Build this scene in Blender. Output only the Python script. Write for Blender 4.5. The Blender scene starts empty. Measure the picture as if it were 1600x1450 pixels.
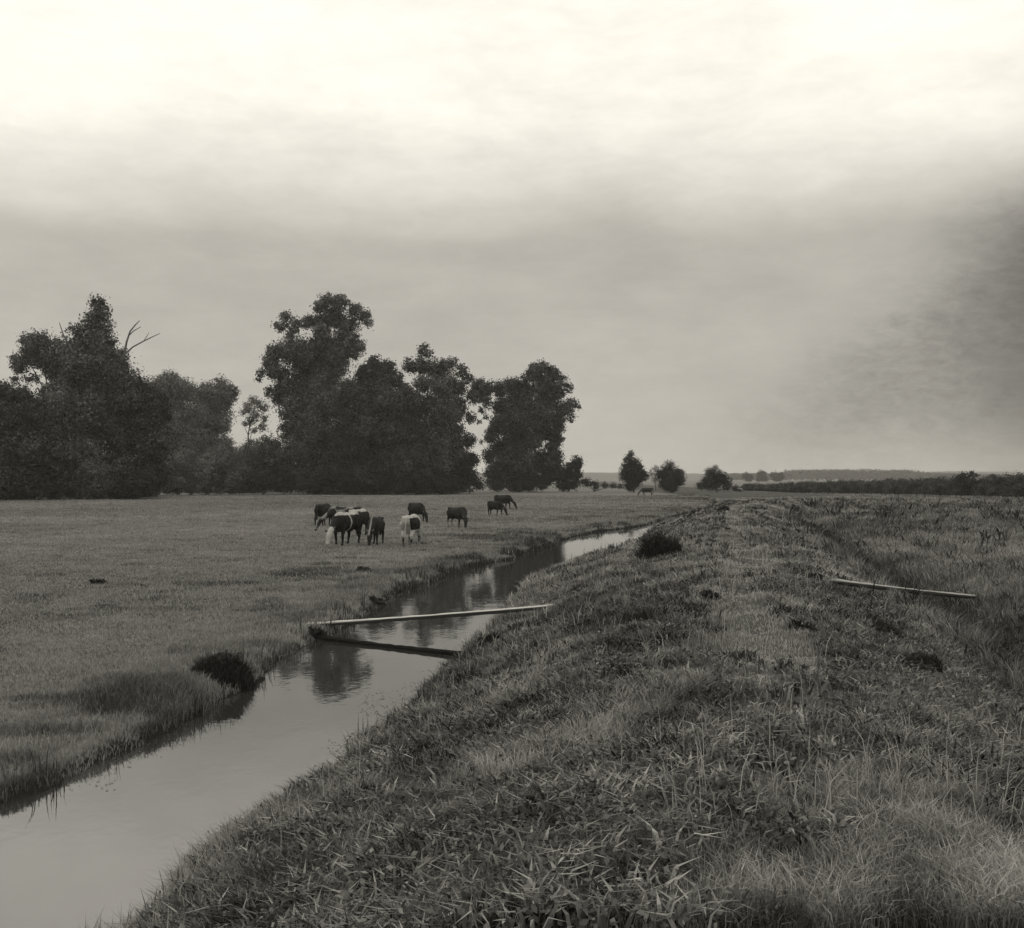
import bpy, bmesh, math, random
import numpy as np
from mathutils import Vector, Matrix

R = math.radians
rng = np.random.default_rng(11)
random.seed(5)
sc = bpy.context.scene
COL = sc.collection

# ------------------------------------------------------------------ camera
F = 1715.0            # focal length in photo pixels (1600 wide)
EYE = 2.7             # above the meadow
HZ = 747.0            # row of the horizon in the photo
cam_d = bpy.data.cameras.new("camera")
cam = bpy.data.objects.new("camera", cam_d)
COL.objects.link(cam)
cam.location = (0, 0, EYE)
cam.rotation_euler = (R(90) + math.atan((HZ - 725) / F), 0, 0)
cam_d.sensor_width = 36
cam_d.lens = 36 * F / 1600
cam_d.clip_start = 0.05
cam_d.clip_end = 9000
sc.camera = cam
sc.view_settings.view_transform = 'Standard'
sc.view_settings.look = 'None'
sc.view_settings.exposure = 0
sc.view_settings.gamma = 1

# ------------------------------------------------------------------ node helpers
class NT:
    def __init__(s, tree):
        s.t = tree; s.n = tree.nodes; s.l = tree.links
    def node(s, typ, **kw):
        n = s.n.new(typ)
        for k, v in kw.items(): setattr(n, k, v)
        return n
    def put(s, sock, v):
        if isinstance(v, bpy.types.NodeSocket): s.l.new(v, sock)
        else: sock.default_value = v
    def m(s, op, a, b=None, c=None, clamp=False):
        n = s.node('ShaderNodeMath', operation=op, use_clamp=clamp)
        s.put(n.inputs[0], a)
        if b is not None: s.put(n.inputs[1], b)
        if c is not None: s.put(n.inputs[2], c)
        return n.outputs[0]
    def step(s, v, a, b, lo=0.0, hi=1.0):
        n = s.node('ShaderNodeMapRange', interpolation_type='SMOOTHSTEP')
        for i, x in enumerate((v, a, b, lo, hi)): s.put(n.inputs[i], x)
        return n.outputs[0]
    def noise(s, vec, scale, detail=4, rough=.55, dist=0.0):
        n = s.node('ShaderNodeTexNoise')
        if vec is not None: s.l.new(vec, n.inputs['Vector'])
        n.inputs['Scale'].default_value = scale; n.inputs['Detail'].default_value = detail
        n.inputs['Roughness'].default_value = rough; n.inputs['Distortion'].default_value = dist
        return n.outputs[0]
    def mapping(s, vec, scale=(1, 1, 1), rot=(0, 0, 0), loc=(0, 0, 0)):
        n = s.node('ShaderNodeMapping')
        s.l.new(vec, n.inputs[0]); n.inputs['Scale'].default_value = scale
        n.inputs['Rotation'].default_value = rot; n.inputs['Location'].default_value = loc
        return n.outputs[0]
    def ramp(s, fac, stops):
        n = s.node('ShaderNodeValToRGB'); s.l.new(fac, n.inputs[0])
        e = n.color_ramp.elements
        while len(e) < len(stops): e.new(.5)
        for el, (p, c) in zip(e, stops):
            el.position = p
            el.color = (c, c, c, 1) if not hasattr(c, '__len__') else (*c, 1)
        return n.outputs[0]
    def mix(s, fac, a, b, blend='MIX'):
        n = s.node('ShaderNodeMix', data_type='RGBA', blend_type=blend)
        s.put(n.inputs[0], fac)
        s.put(n.inputs[6], a if isinstance(a, bpy.types.NodeSocket) else (*a, 1))
        s.put(n.inputs[7], b if isinstance(b, bpy.types.NodeSocket) else (*b, 1))
        return n.outputs[2]

def tint(v):          # sepia grey of luminance v
    return (v * 1.01, v * 1.0, v * .965)

# ------------------------------------------------------------------ sky (overcast, broken, brighter overhead)
SUN_DIR = Vector((-.75, .25, .75)).normalized()
world = bpy.data.worlds.new("World"); sc.world = world; world.use_nodes = True
w = NT(world.node_tree); w.n.clear()
out = w.node('ShaderNodeOutputWorld'); bg = w.node('ShaderNodeBackground')
w.l.new(bg.outputs[0], out.inputs[0]); bg.inputs[1].default_value = 0.1
sky = w.node('ShaderNodeTexSky', sky_type='NISHITA')
sky.sun_disc = False; sky.sun_elevation = math.asin(SUN_DIR.z); sky.sun_rotation = math.atan2(SUN_DIR.x, SUN_DIR.y)
sky.air_density = 2; sky.dust_density = 6
tc = w.node('ShaderNodeTexCoord'); D = tc.outputs['Generated']
sx = w.node('ShaderNodeSeparateXYZ'); w.l.new(D, sx.inputs[0])
X, Y, Z = sx.outputs
az = w.m('ARCTAN2', X, Y)
n_big = w.noise(w.mapping(D, (3, 3, 6), loc=(1.3, .2, 0)), 1.6, 5, .5)
n_str = w.noise(w.mapping(D, (5, 5, 16), rot=(0, R(14), 0)), 2.4, 6, .6, .3)
el = w.m('ADD', Z, w.m('MULTIPLY', w.m('SUBTRACT', n_big, .5), .05))
lum = w.ramp(el, [(0.0, .54), (.06, .49), (.13, .475), (.21, .47), (.245, .66), (.30, .95), (.37, 1.05), (1, 1.1)])
# dark cloud bank to the right
s_ = w.m('SUBTRACT', w.m('MULTIPLY', w.m('SUBTRACT', az, .235), .658), w.m('MULTIPLY', w.m('SUBTRACT', Z, .06), .753))
s_ = w.m('ADD', s_, w.m('MULTIPLY', w.m('SUBTRACT', n_str, .5), .10))
d1 = w.step(s_, -.05, .06)
d1 = w.m('MULTIPLY', d1, w.step(Z, .205, .29, 1, 0))
d1 = w.m('MULTIPLY', d1, w.step(Z, -.01, .08, .35, 1))
d1 = w.m('MULTIPLY', d1, w.step(az, 1.0, 1.6, 1, 0))
d2 = w.m('MULTIPLY', w.step(az, .33, .50), w.step(Z, .18, .30, 1, 0))
d2 = w.m('MULTIPLY', d2, w.step(az, 1.0, 1.6, 1, 0))
dark = w.m('SUBTRACT', 1.0, w.m('ADD', w.m('MULTIPLY', d1, .40), w.m('MULTIPLY', d2, .36)))
mott = w.m('ADD', 1.0, w.m('ADD', w.m('MULTIPLY', w.m('SUBTRACT', n_str, .5), .30), w.m('MULTIPLY', w.m('SUBTRACT', n_big, .5), .35)))
n_fine = w.noise(w.mapping(D, (26, 26, 60), rot=(0, R(20), 0)), 2.2, 6, .7, .4)
mott = w.m('ADD', mott, w.m('MULTIPLY', w.m('MULTIPLY', w.m('SUBTRACT', n_fine, .5), .8), w.m('ADD', .14, d1)))
lum = w.m('MULTIPLY', w.m('MULTIPLY', lum, dark), mott)
bw = w.node('ShaderNodeRGBToBW'); w.l.new(sky.outputs[0], bw.inputs[0])
lum = w.m('ADD', w.m('MULTIPLY', lum, 10 * .96), w.m('MULTIPLY', w.m('MINIMUM', bw.outputs[0], 10), .04))
tn = w.mix(1.0, (1.045, 1.0, .895), (1, 1, 1), 'MULTIPLY')
vm = w.node('ShaderNodeVectorMath', operation='SCALE'); w.l.new(tn, vm.inputs[0]); w.l.new(lum, vm.inputs['Scale'])
w.l.new(vm.outputs[0], bg.inputs[0])

# ------------------------------------------------------------------ sun behind thin cloud
sun_d = bpy.data.lights.new("sun", 'SUN'); sun_d.energy = .7; sun_d.angle = R(14); sun_d.color = (1, .95, .84)
sun = bpy.data.objects.new("sun", sun_d); COL.objects.link(sun)
sun.rotation_euler = SUN_DIR.to_track_quat('Z', 'Y').to_euler(); sun.location = (-40, 20, 60)

# ------------------------------------------------------------------ geometry helpers
def tag(o, label=None, cat=None, group=None, kind=None):
    if label: o['label'] = label
    if cat: o['category'] = cat
    if group: o['group'] = group
    if kind: o['kind'] = kind
    return o

def empty(name, loc, label, cat, group=None):
    o = bpy.data.objects.new(name, None); COL.objects.link(o); o.location = loc
    o.empty_display_size = .3
    return tag(o, label, cat, group)

def np_mesh(name, verts, faces, mat=None, tone=None, smooth=False):
    """faces: (n,k) int array, one k for all"""
    me = bpy.data.meshes.new(name)
    nf, k = faces.shape
    me.vertices.add(len(verts)); me.vertices.foreach_set('co', np.ascontiguousarray(verts, np.float32).ravel())
    me.loops.add(nf * k); me.loops.foreach_set('vertex_index', np.ascontiguousarray(faces, np.int32).ravel())
    me.polygons.add(nf)
    me.polygons.foreach_set('loop_start', np.arange(0, nf * k, k, dtype=np.int32))
    me.polygons.foreach_set('use_smooth', np.full(nf, smooth))
    if tone is not None:
        a = me.attributes.new('tone', 'FLOAT', 'POINT'); a.data.foreach_set('value', np.ascontiguousarray(tone, np.float32))
    me.update(calc_edges=True); me.validate()
    if mat: me.materials.append(mat)
    return me

def link(name, me, parent=None, loc=None):
    o = bpy.data.objects.new(name, me); COL.objects.link(o)
    if parent: o.parent = parent
    if loc is not None: o.location = loc
    return o

def _h(ix, iy, seed):
    n = (ix.astype(np.int64) * 374761393 + iy.astype(np.int64) * 668265263 + seed * 69069) & 0x7fffffff
    n = ((n ^ (n >> 13)) * 1274126177) & 0x7fffffff
    return ((n ^ (n >> 16)) & 0xffff) / 65535.0
def vnoise(x, y, s, seed=0):
    x = np.asarray(x, float) / s; y = np.asarray(y, float) / s
    ix = np.floor(x); iy = np.floor(y); fx = x - ix; fy = y - iy
    fx = fx * fx * (3 - 2 * fx); fy = fy * fy * (3 - 2 * fy)
    a = _h(ix, iy, seed); b = _h(ix + 1, iy, seed); c = _h(ix, iy + 1, seed); d = _h(ix + 1, iy + 1, seed)
    return (a * (1 - fx) + b * fx) * (1 - fy) + (c * (1 - fx) + d * fx) * fy
def fbm(x, y, s, seed=0, o=3):
    r = 0; a = 1; t = 0
    for i in range(o):
        r = r + a * vnoise(x, y, s / 2 ** i, seed + i * 7); t += a; a *= .55
    return r / t
def sst(v, a, b):
    t = np.clip((v - a) / (b - a), 0, 1); return t * t * (3 - 2 * t)

# ------------------------------------------------------------------ the lie of the land
WATER = -.14
SY = np.array([-40, 0, 7, 12, 15.8, 22, 27, 32.5, 38, 43, 50, 56.5, 65, 80, 110, 150, 3000])
SX = np.array([-7, -4.6, -3.5, -2.55, -2.2, -1.8, -1.35, -.45, 1.05, 2.35, 3.9, 5.5, 8.0, 12.4, 20, 28, 28])
SW = np.array([1.0, 1.0, 1.1, 1.3, 1.42, 1.38, 1.4, 1.35, 1.3, 1.45, 1.6, 1.4, .25, .7, .2, .01, .01])
def stream_x(y): return np.interp(y, SY, SX)
def stream_w(y, x=0): return np.interp(y, SY, SW)
def crest_x(y): return .3 + .2 * y + .0022 * np.maximum(0, np.minimum(y, 140) - 50) ** 2 - .2 * np.maximum(0, y - 150)
def coords(x, y):
    dxdy = (stream_x(y + .5) - stream_x(y - .5))
    c = 1 / np.sqrt(1 + dxdy ** 2)
    s = (x - stream_x(y)) * c
    edge = (fbm(x, y, 1.6, 3) - .5) * .75 + (fbm(x, y, .5, 8) - .5) * .16
    return s, np.maximum(stream_w(y) + edge * np.clip(stream_w(y), 0, 1), 0)
def height(x, y):
    x = np.asarray(x, float); y = np.asarray(y, float)
    s, hw = coords(x, y)
    cx = crest_x(y)
    ch = 1.05 * (1 - .85 * sst(y, 55, 150))
    meadow = (fbm(x, y, 9, 21) - .5) * .10
    lf = fbm(x, y, 1.1, 31) - .5
    lf = lf + .5 * (fbm(x, y, .55, 37, 2) - .5)
    field = .12 - .2 * sst(y, 60, 140) + (fbm(x, y, 6, 41) - .5) * .12 + lf * .12
    off = x - cx
    ditch = -.3 * np.exp(-((off - 3.9) / .7) ** 2) * (1 - sst(y, 60, 90))
    # right of the stream: rise to crest, fall to field
    berm = 1.5 * sst(y, 33, 40) * (1 - sst(y, 62, 75))
    wd = np.maximum(cx - .5 - (stream_x(y) + hw + berm), 1.0)
    t = np.clip((x - (stream_x(y) + hw + berm)) / wd, 0, 1)
    up = -.12 + (ch + .12) * (t ** .85 * (1 - .3 * t) / .7) + lf * .24 * np.minimum(1, t * 4)
    dn = ch + (field - ch) * sst(off, .4, 4.6) + ditch
    right = np.where(off < .5, np.minimum(up, ch + lf * .18), dn + lf * .18 * (1 - sst(off, .5, 2)))
    lip = sst(-s - hw, -.05, .35)
    left = WATER - .02 + (meadow + .2) * lip + (fbm(x, y, .9, 51) - .5) * .12 * np.exp(-((-s - hw) / 2.0) ** 2)
    h = np.where(s < 0, left, right)
    bed = WATER - .45
    inside = np.clip((hw - np.abs(s)) / .35, 0, 1)
    h = np.where(inside > 0, np.minimum(h, WATER - .02) * (1 - inside) + bed * inside, h)
    return h

def P(px, py, dist):            # a point of the photo at a given distance
    return Vector(((px - 800) / F * dist, dist, EYE + (HZ - py) / F * dist))

# ------------------------------------------------------------------ materials
def new_mat(name):
    m = bpy.data.materials.new(name); m.use_nodes = True
    t = NT(m.node_tree); t.n.clear()
    o = t.node('ShaderNodeOutputMaterial')
    return m, t, o
def leafy(name, stops, transl=.25, nscale=1.2, namp=.35):
    m, t, o = new_mat(name)
    at = t.node('ShaderNodeAttribute', attribute_name='tone')
    geo = t.node('ShaderNodeNewGeometry')
    nz = t.noise(geo.outputs['Position'], nscale, 3)
    v = t.m('ADD', at.outputs['Fac'], t.m('MULTIPLY', t.m('SUBTRACT', nz, .5), namp), clamp=True)
    c = t.ramp(v, [(p, tint(x)) for p, x in stops])
    d = t.node('ShaderNodeBsdfDiffuse'); t.l.new(c, d.inputs[0])
    tr = t.node('ShaderNodeBsdfTranslucent'); t.l.new(c, tr.inputs[0])
    mx = t.node('ShaderNodeMixShader'); mx.inputs[0].default_value = transl
    t.l.new(d.outputs[0], mx.inputs[1]); t.l.new(tr.outputs[0], mx.inputs[2])
    t.l.new(mx.outputs[0], o.inputs[0])
    return m
M_LEAF = leafy("foliage", [(0, .02), (.45, .07), (1, .21)], .2, .35, .9)
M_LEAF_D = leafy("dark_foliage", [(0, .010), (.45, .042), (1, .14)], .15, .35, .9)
M_LEAF_B = leafy("darkest_foliage", [(0, .005), (.45, .018), (1, .06)], .1, .35, .8)  # darkest leaf tone, mostly for bushes at the wood's foot
M_LEAF_P = leafy("haze_pale_foliage", [(0, .05), (.45, .125), (1, .27)], .25, .35, .8)  # pale leaves: haze over the gap trees put into the colour
M_GRASS = leafy("meadow_grass", [(0, .06), (.3, .17), (.6, .28), (1, .44)], .25, .35, .4)
M_BANK = leafy("bank_grass", [(0, .025), (.3, .09), (.6, .23), (1, .42)], .25, .8, .5)
M_WEED = leafy("weed", [(0, .012), (.5, .042), (1, .13)], .15, 2)
M_REED = leafy("reed", [(0, .02), (.5, .06), (1, .15)], .2, 2)

def rough_mat(name, lo, hi, scale, rot=(1, 1, 1), bump=.3):
    m, t, o = new_mat(name)
    tc = t.node('ShaderNodeTexCoord')
    v = t.mapping(tc.outputs['Object'], rot)
    nz = t.noise(v, scale, 6, .65)
    c = t.ramp(nz, [(.3, tint(lo)), (.7, tint(hi))])
    b = t.node('ShaderNodeBsdfPrincipled'); t.l.new(c, b.inputs['Base Color']); b.inputs['Roughness'].default_value = .8
    bp = t.node('ShaderNodeBump'); bp.inputs['Strength'].default_value = bump; bp.inputs['Distance'].default_value = .02
    t.l.new(nz, bp.inputs['Height']); t.l.new(bp.outputs[0], b.inputs['Normal'])
    t.l.new(b.outputs[0], o.inputs[0])
    return m
M_BARK = rough_mat("bark", .02, .06, 3, (1, 1, .3))
M_DEAD = rough_mat("dead_wood", .06, .12, 3, (1, 1, .3))
def timber(name, lo, hi):      # pale top; shade of underside and lower sides put into the colour
    m, t, o = new_mat(name)
    tc = t.node('ShaderNodeTexCoord'); ob = tc.outputs['Object']
    nz = t.noise(t.mapping(ob, (.4, 6, 6)), 3, 6, .65); n2 = t.noise(ob, 1.5, 4)
    c = t.ramp(nz, [(.3, tint(lo)), (.7, tint(hi))])
    c = t.mix(t.step(n2, .5, .75, 0, .5), c, tint(lo * .5))
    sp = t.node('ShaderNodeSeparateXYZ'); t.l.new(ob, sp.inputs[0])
    c = t.mix(t.step(t.m('ADD', sp.outputs[2], t.m('MULTIPLY', t.m('SUBTRACT', n2, .5), .02)), -.002, .014), tint(.014), c)  # painted underside shade, set by height across the beam
    b = t.node('ShaderNodeBsdfPrincipled'); t.l.new(c, b.inputs['Base Color']); b.inputs['Roughness'].default_value = .8
    t.l.new(b.outputs[0], o.inputs[0]); return m
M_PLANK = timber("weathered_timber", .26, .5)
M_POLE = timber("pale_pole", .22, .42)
M_HORN = rough_mat("horn", .12, .22, 8)

def ground_mat():
    m, t, o = new_mat("turf")
    geo = t.node('ShaderNodeNewGeometry'); pos = geo.outputs['Position']
    zone = t.node('ShaderNodeAttribute', attribute_name='tone')      # 0 mud, .5 meadow, 1 rough
    n1 = t.noise(pos, .12, 5, .6); n2 = t.noise(pos, 1.3, 5, .65); n3 = t.noise(pos, 14, 4, .7)
    v = t.m('ADD', t.m('MULTIPLY', n1, .35), t.m('ADD', t.m('MULTIPLY', n2, .35), t.m('MULTIPLY', n3, .3)))
    c1 = t.ramp(v, [(.3, tint(.09)), (.5, tint(.15)), (.7, tint(.22))])
    c2 = t.ramp(v, [(.32, tint(.03)), (.5, tint(.075)), (.7, tint(.15))])
    c = t.mix(t.step(zone.outputs['Fac'], .55, .95), c1, c2)
    c = t.mix(t.step(zone.outputs['Fac'], .05, .4), tint(.022), c)
    d = t.node('ShaderNodeBsdfDiffuse'); t.l.new(c, d.inputs[0])
    bp = t.node('ShaderNodeBump'); bp.inputs['Strength'].default_value = .6; bp.inputs['Distance'].default_value = .06
    t.l.new(t.m('ADD', n2, n3), bp.inputs['Height']); t.l.new(bp.outputs[0], d.inputs['Normal'])
    t.l.new(d.outputs[0], o.inputs[0])
    return m
M_TURF = ground_mat()

def water_mat():
    m, t, o = new_mat("stream_water")
    geo = t.node('ShaderNodeNewGeometry')
    n1 = t.noise(t.mapping(geo.outputs['Position'], (1, .5, 1)), 2.2, 3, .5)
    n2 = t.noise(geo.outputs['Position'], 9, 2, .5)
    bp = t.node('ShaderNodeBump'); bp.inputs['Strength'].default_value = .05; bp.inputs['Distance'].default_value = .05
    t.l.new(t.m('ADD', n1, t.m('MULTIPLY', n2, .25)), bp.inputs['Height'])
    g = t.node('ShaderNodeBsdfGlossy'); g.inputs['Roughness'].default_value = .03
    g.inputs[0].default_value = (.95, .95, .95, 1)
    d = t.node('ShaderNodeBsdfDiffuse'); d.inputs[0].default_value = (*tint(.025), 1)
    fr = t.node('ShaderNodeFresnel'); fr.inputs[0].default_value = 2.6
    for s in (g, fr): t.l.new(bp.outputs[0], s.inputs['Normal'])
    mx = t.node('ShaderNodeMixShader'); t.l.new(fr.outputs[0], mx.inputs[0])
    t.l.new(d.outputs[0], mx.inputs[1]); t.l.new(g.outputs[0], mx.inputs[2])
    t.l.new(mx.outputs[0], o.inputs[0])
    return m
M_WATER = water_mat()

# ------------------------------------------------------------------ ground sheet
def spaced(vals_end, d0, g, dmax=1e9):
    r = []; v = 0; d = d0
    while v < vals_end:
        v += d; r.append(v); d = min(d * g, dmax)
    return np.array(r)
def build_ground():
    ys = np.concatenate([np.arange(-20, 4, .5), np.arange(4, 30, .11), 30 + spaced(2120, .11, 1.022)])
    ys[-1] = 2150
    o1 = np.arange(-3.2, 12, .12)
    o = np.concatenate([-3.2 - spaced(2200, .14, 1.075)[::-1], o1, 12 + spaced(2200, .14, 1.075)])
    gx, gy = np.meshgrid(o, ys)
    X = gx + stream_x(gy); Yv = gy
    H = height(X, Yv)
    s, hw = coords(X, Yv)
    off = X - crest_x(Yv)
    zone = np.where(s < 0, .5 + .45 * np.exp(-((np.abs(s) - hw) / 1.5) ** 2), 1.0)
    zone = np.where((off > 3) & (Yv > 80), 1 - .4 * sst(Yv, 80, 140), zone)
    mud = sst(np.abs(s) - hw, .05, .5)
    zone = np.where(hw > .05, zone * mud, zone)
    n, m = X.shape
    verts = np.stack([X, Yv, H], -1).reshape(-1, 3)
    idx = np.arange(n * m).reshape(n, m)
    f = np.stack([idx[:-1, :-1], idx[:-1, 1:], idx[1:, 1:], idx[1:, :-1]], -1).reshape(-1, 4)
    o = link("ground", np_mesh("ground", verts, f, M_TURF, zone.ravel(), True))
    tag(o, kind='structure')
build_ground()

def build_water():
    ys = np.concatenate([np.arange(-20, 70, .5), np.arange(70, 125, 2)])
    c = stream_x(ys); hw = stream_w(ys) + .75
    cols = np.linspace(-1, 1, 5)
    X = c[:, None] + cols[None] * hw[:, None] * 1.15
    V = np.stack([X, np.repeat(ys[:, None], 5, 1), np.full_like(X, WATER)], -1).reshape(-1, 3)
    idx = np.arange(len(ys) * 5).reshape(-1, 5)
    f = np.stack([idx[:-1, :-1], idx[:-1, 1:], idx[1:, 1:], idx[1:, :-1]], -1).reshape(-1, 4)
    tag(link("stream", np_mesh("stream", V, f, M_WATER, smooth=True)), kind='structure')
build_water()

# ------------------------------------------------------------------ grass
def blades(pos, hgt, wid, lean, tone):
    n = len(pos)
    a = rng.uniform(0, 2 * np.pi, n); b = rng.uniform(0, 2 * np.pi, n)
    side = np.stack([np.cos(a), np.sin(a), np.zeros(n)], -1) * (wid * .5)[:, None]
    ln = np.stack([np.cos(b), np.sin(b), np.zeros(n)], -1) * (lean * hgt)[:, None]
    up = np.zeros((n, 3)); up[:, 2] = 1
    base = pos - up * .03
    mid = pos + up * (hgt * .55)[:, None] + ln * .3
    tip = pos + up * (hgt * (1 - .25 * lean))[:, None] + ln
    V = np.stack([base - side, base + side, mid - side * .75, mid + side * .75, tip], 1).reshape(-1, 3)
    i = np.arange(n)[:, None] * 5
    Fc = np.concatenate([i + np.array([[0, 1, 3]]), i + np.array([[0, 3, 2]]), i + np.array([[2, 3, 4]])], 1).reshape(-1, 3)
    return V, Fc, np.repeat(tone, 5)

def scatter(n, y0, y1, power=1.0, margin=3):
    u = rng.random(n)
    if power == 1: y = y0 * (y1 / y0) ** u
    else:
        k = 1 - power; y = (y0 ** k + u * (y1 ** k - y0 ** k)) ** (1 / k)
    x = (rng.random(n) * 2 - 1) * (y * .5 + margin)
    return x, y

def grass_object(name, mat, x, y, h0, wmin, lean, tone):
    z = height(x, y)
    w = np.maximum(wmin, y / 1100 * .9) * rng.uniform(.7, 1.3, len(x))
    V, Fc, T = blades(np.stack([x, y, z], -1), h0, w, lean, tone)
    o = link(name, np_mesh(name, V, Fc, mat, T))
    return tag(o, kind='stuff')

def build_grass():
    # grazed meadow, left
    x, y = scatter(900000, 5, 170)
    s, hw = coords(x, y)
    k = (s < -hw - .02) & (y > 4)
    x, y, s, hw = x[k], y[k], s[k], hw[k]
    near = np.exp(-((-s - hw) / 1.8) ** 2)
    cl = fbm(x, y, 2.4, 61); fine = fbm(x, y, .5, 71, 2)
    rough = sst(fbm(x * .6, y, 1.1, 66), .50, .66) * np.exp(-((-s - hw) / (4 + .06 * y)) ** 2) * sst(fbm(x, y, 6, 68), .35, .6)
    rough = np.maximum(rough, .4 * sst(fbm(x, y, 1.3, 167), .66, .78))
    h = (.025 + .035 * fine) * (1 + 1.4 * rough) * (1 + 1.3 * near * cl) * rng.uniform(.6, 1.3, len(x)) * np.clip(1 + y / 90, 1, 2)
    tone = .49 - .10 * (1 - sst(y, 14, 30)) * sst(-x, 2, 9) + (fbm(x, y, 14, 81) - .5) * .5 + (fine - .5) * .5 + rng.normal(0, .12, len(x)) - .42 * rough - .30 * near * sst(cl, .45, .62)
    tag(grass_object("meadow_grass", M_GRASS, x, y, h, .006, rng.uniform(.2, 1, len(x)), tone),
        "short grazed grass of the wide meadow left of the stream", "grass")
    # rough bank
    x, y = scatter(1100000, 4, 150)
    s, hw = coords(x, y); off = x - crest_x(y)
    k = (s > hw - .05) & (off < 3.2)
    x, y, s, hw, off = x[k], y[k], s[k], hw[k], off[k]
    path = np.exp(-((off + .1 + .25 * np.sin(y * .5)) / .35) ** 2) * sst(y, 3, 8)
    cl = fbm(x, y, .9, 91); fine = fbm(x, y, .3, 101, 2); big = fbm(x, y, 3.5, 111)
    keep = rng.random(len(x)) > path * .55
    h = (.05 + .15 * np.clip(cl - .3, 0, 1) ** 1.0 + .04 * fine) * rng.uniform(.5, 1.3, len(x)) * (1 - .75 * path)
    h *= 1 + .7 * np.exp(-((s - hw) / .5) ** 2) * (y < 32)
    h *= 1 - .65 * np.exp(-((s - hw) / 1.8) ** 2) * sst(y, 32, 38)
    mid = fbm(x, y, .55, 117, 2)
    tone = .55 + (cl - .5) * .75 + (big - .5) * .6 + (fine - .5) * .7 + (mid - .5) * .7 + rng.normal(0, .17, len(x)) + .42 * path
    g = [a[keep] for a in (x, y, h, tone)]
    tag(grass_object("bank_grass", M_BANK, g[0], g[1], g[2], .006, rng.uniform(.3, 1.1, len(g[0])), g[3]),
        "rough tussocky grass covering the raised bank right of the stream", "grass")
    # sedge field, right
    x, y = scatter(1000000, 5, 190)
    off = x - crest_x(y)
    k = (off > 2.4)
    x, y, off = x[k], y[k], off[k]
    cl = fbm(x, y, 1.3, 121); fine = fbm(x, y, .35, 131, 2); big = fbm(x, y, 6, 141)
    h = (.12 + .45 * np.clip(cl - .35, 0, 1) + .12 * fine) * rng.uniform(.5, 1.4, len(x))
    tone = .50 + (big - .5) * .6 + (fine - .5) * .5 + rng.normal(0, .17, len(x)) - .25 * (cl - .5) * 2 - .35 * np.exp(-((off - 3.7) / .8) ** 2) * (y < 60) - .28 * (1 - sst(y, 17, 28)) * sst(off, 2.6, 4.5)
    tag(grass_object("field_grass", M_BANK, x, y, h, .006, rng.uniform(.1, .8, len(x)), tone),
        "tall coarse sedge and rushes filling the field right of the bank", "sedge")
build_grass()

# ------------------------------------------------------------------ leaf clouds
def leaf_cloud(centres, radii, size, n_each, squash=(1, 1, 1), soft=0.0):
    size = size * .82
    """diamond leaf sprays in sub-clumps spread through each ball"""
    Cs = []; T = []; N = []
    for c, r, n in zip(centres, radii, n_each):
        nsub = int(np.clip(24 * (r / 1.5) ** 1.1, 12, 110))
        d = rng.normal(size=(nsub, 3)); d /= np.linalg.norm(d, axis=1)[:, None]
        rad = r * rng.uniform(.1, 1.0, nsub) ** .5
        sc_ = d * rad[:, None] * np.array(squash) * .82
        sub_r = r * rng.uniform(.10, .26, nsub) * (1.5 if r < 1.4 else 1)
        sub_t = rng.normal(0, .2, nsub)
        k = rng.integers(0, nsub, n)
        g = rng.normal(size=(n, 3)) * sub_r[k][:, None] * np.array([.85, .85, .62])
        loose = rng.random(n) < .22
        g[loose] *= 1.4
        fill = rng.random(n) < soft
        nf = int(fill.sum()); u = rng.normal(size=(nf, 3)); u /= np.linalg.norm(u, axis=1)[:, None]
        u = u * (r * 1.04 * rng.random(nf) ** .42)[:, None] * np.array(squash)
        lump = 1 + .22 * np.sin(u[:, 0] * 3.1 / r * 1.7 + c[0]) * np.cos(u[:, 2] * 2.9 / r * 1.9 + c[2])
        g[fill] = u * lump[:, None] - sc_[k][fill]
        p = np.array(c)[None] + sc_[k] + g
        gs = g / sub_r[k][:, None]; gs[fill] *= .25
        o_ = gs + .7 * (sc_[k] + g) / r + np.array([0, 0, .35])
        N.append(o_ / (np.linalg.norm(o_, axis=1)[:, None] + 1e-6))
        Cs.append(p); T.append(.5 + sub_t[k] + rng.normal(0, .14, n))
    p = np.concatenate(Cs); T = np.concatenate(T); n = len(p)
    nv = np.concatenate(N) + rng.normal(size=(n, 3)) * .38; nv /= np.linalg.norm(nv, axis=1)[:, None]
    a = np.cross(nv, rng.normal(size=(n, 3))); a /= np.linalg.norm(a, axis=1)[:, None]
    b = np.cross(nv, a)
    s = size * rng.uniform(.55, 1.3, n)
    a = a * s[:, None] * .62; b = b * s[:, None] * .38
    V = np.stack([p - a, p + b, p + a, p - b], 1).reshape(-1, 3)
    Fc = np.arange(n * 4).reshape(n, 4)
    return V, Fc, np.repeat(T, 4)

def tube_mesh(paths, sides=7):
    """paths: list of lists of (Vector, radius)"""
    V = []; Fc = []
    for pts in paths:
        base = len(V)
        for i, (p, r) in enumerate(pts):
            a = pts[max(i - 1, 0)][0]; b = pts[min(i + 1, len(pts) - 1)][0]
            t = (b - a).normalized()
            u = t.cross(Vector((.13, .97, .2))).normalized(); v = t.cross(u)
            for k in range(sides):
                an = 2 * math.pi * k / sides
                V.append(p + (u * math.cos(an) + v * math.sin(an)) * r)
        for i in range(len(pts) - 1):
            for k in range(sides):
                k2 = (k + 1) % sides
                Fc.append((base + i * sides + k, base + i * sides + k2, base + (i + 1) * sides + k2, base + (i + 1) * sides + k))
    return np.array([tuple(v) for v in V]), np.array(Fc)

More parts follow.
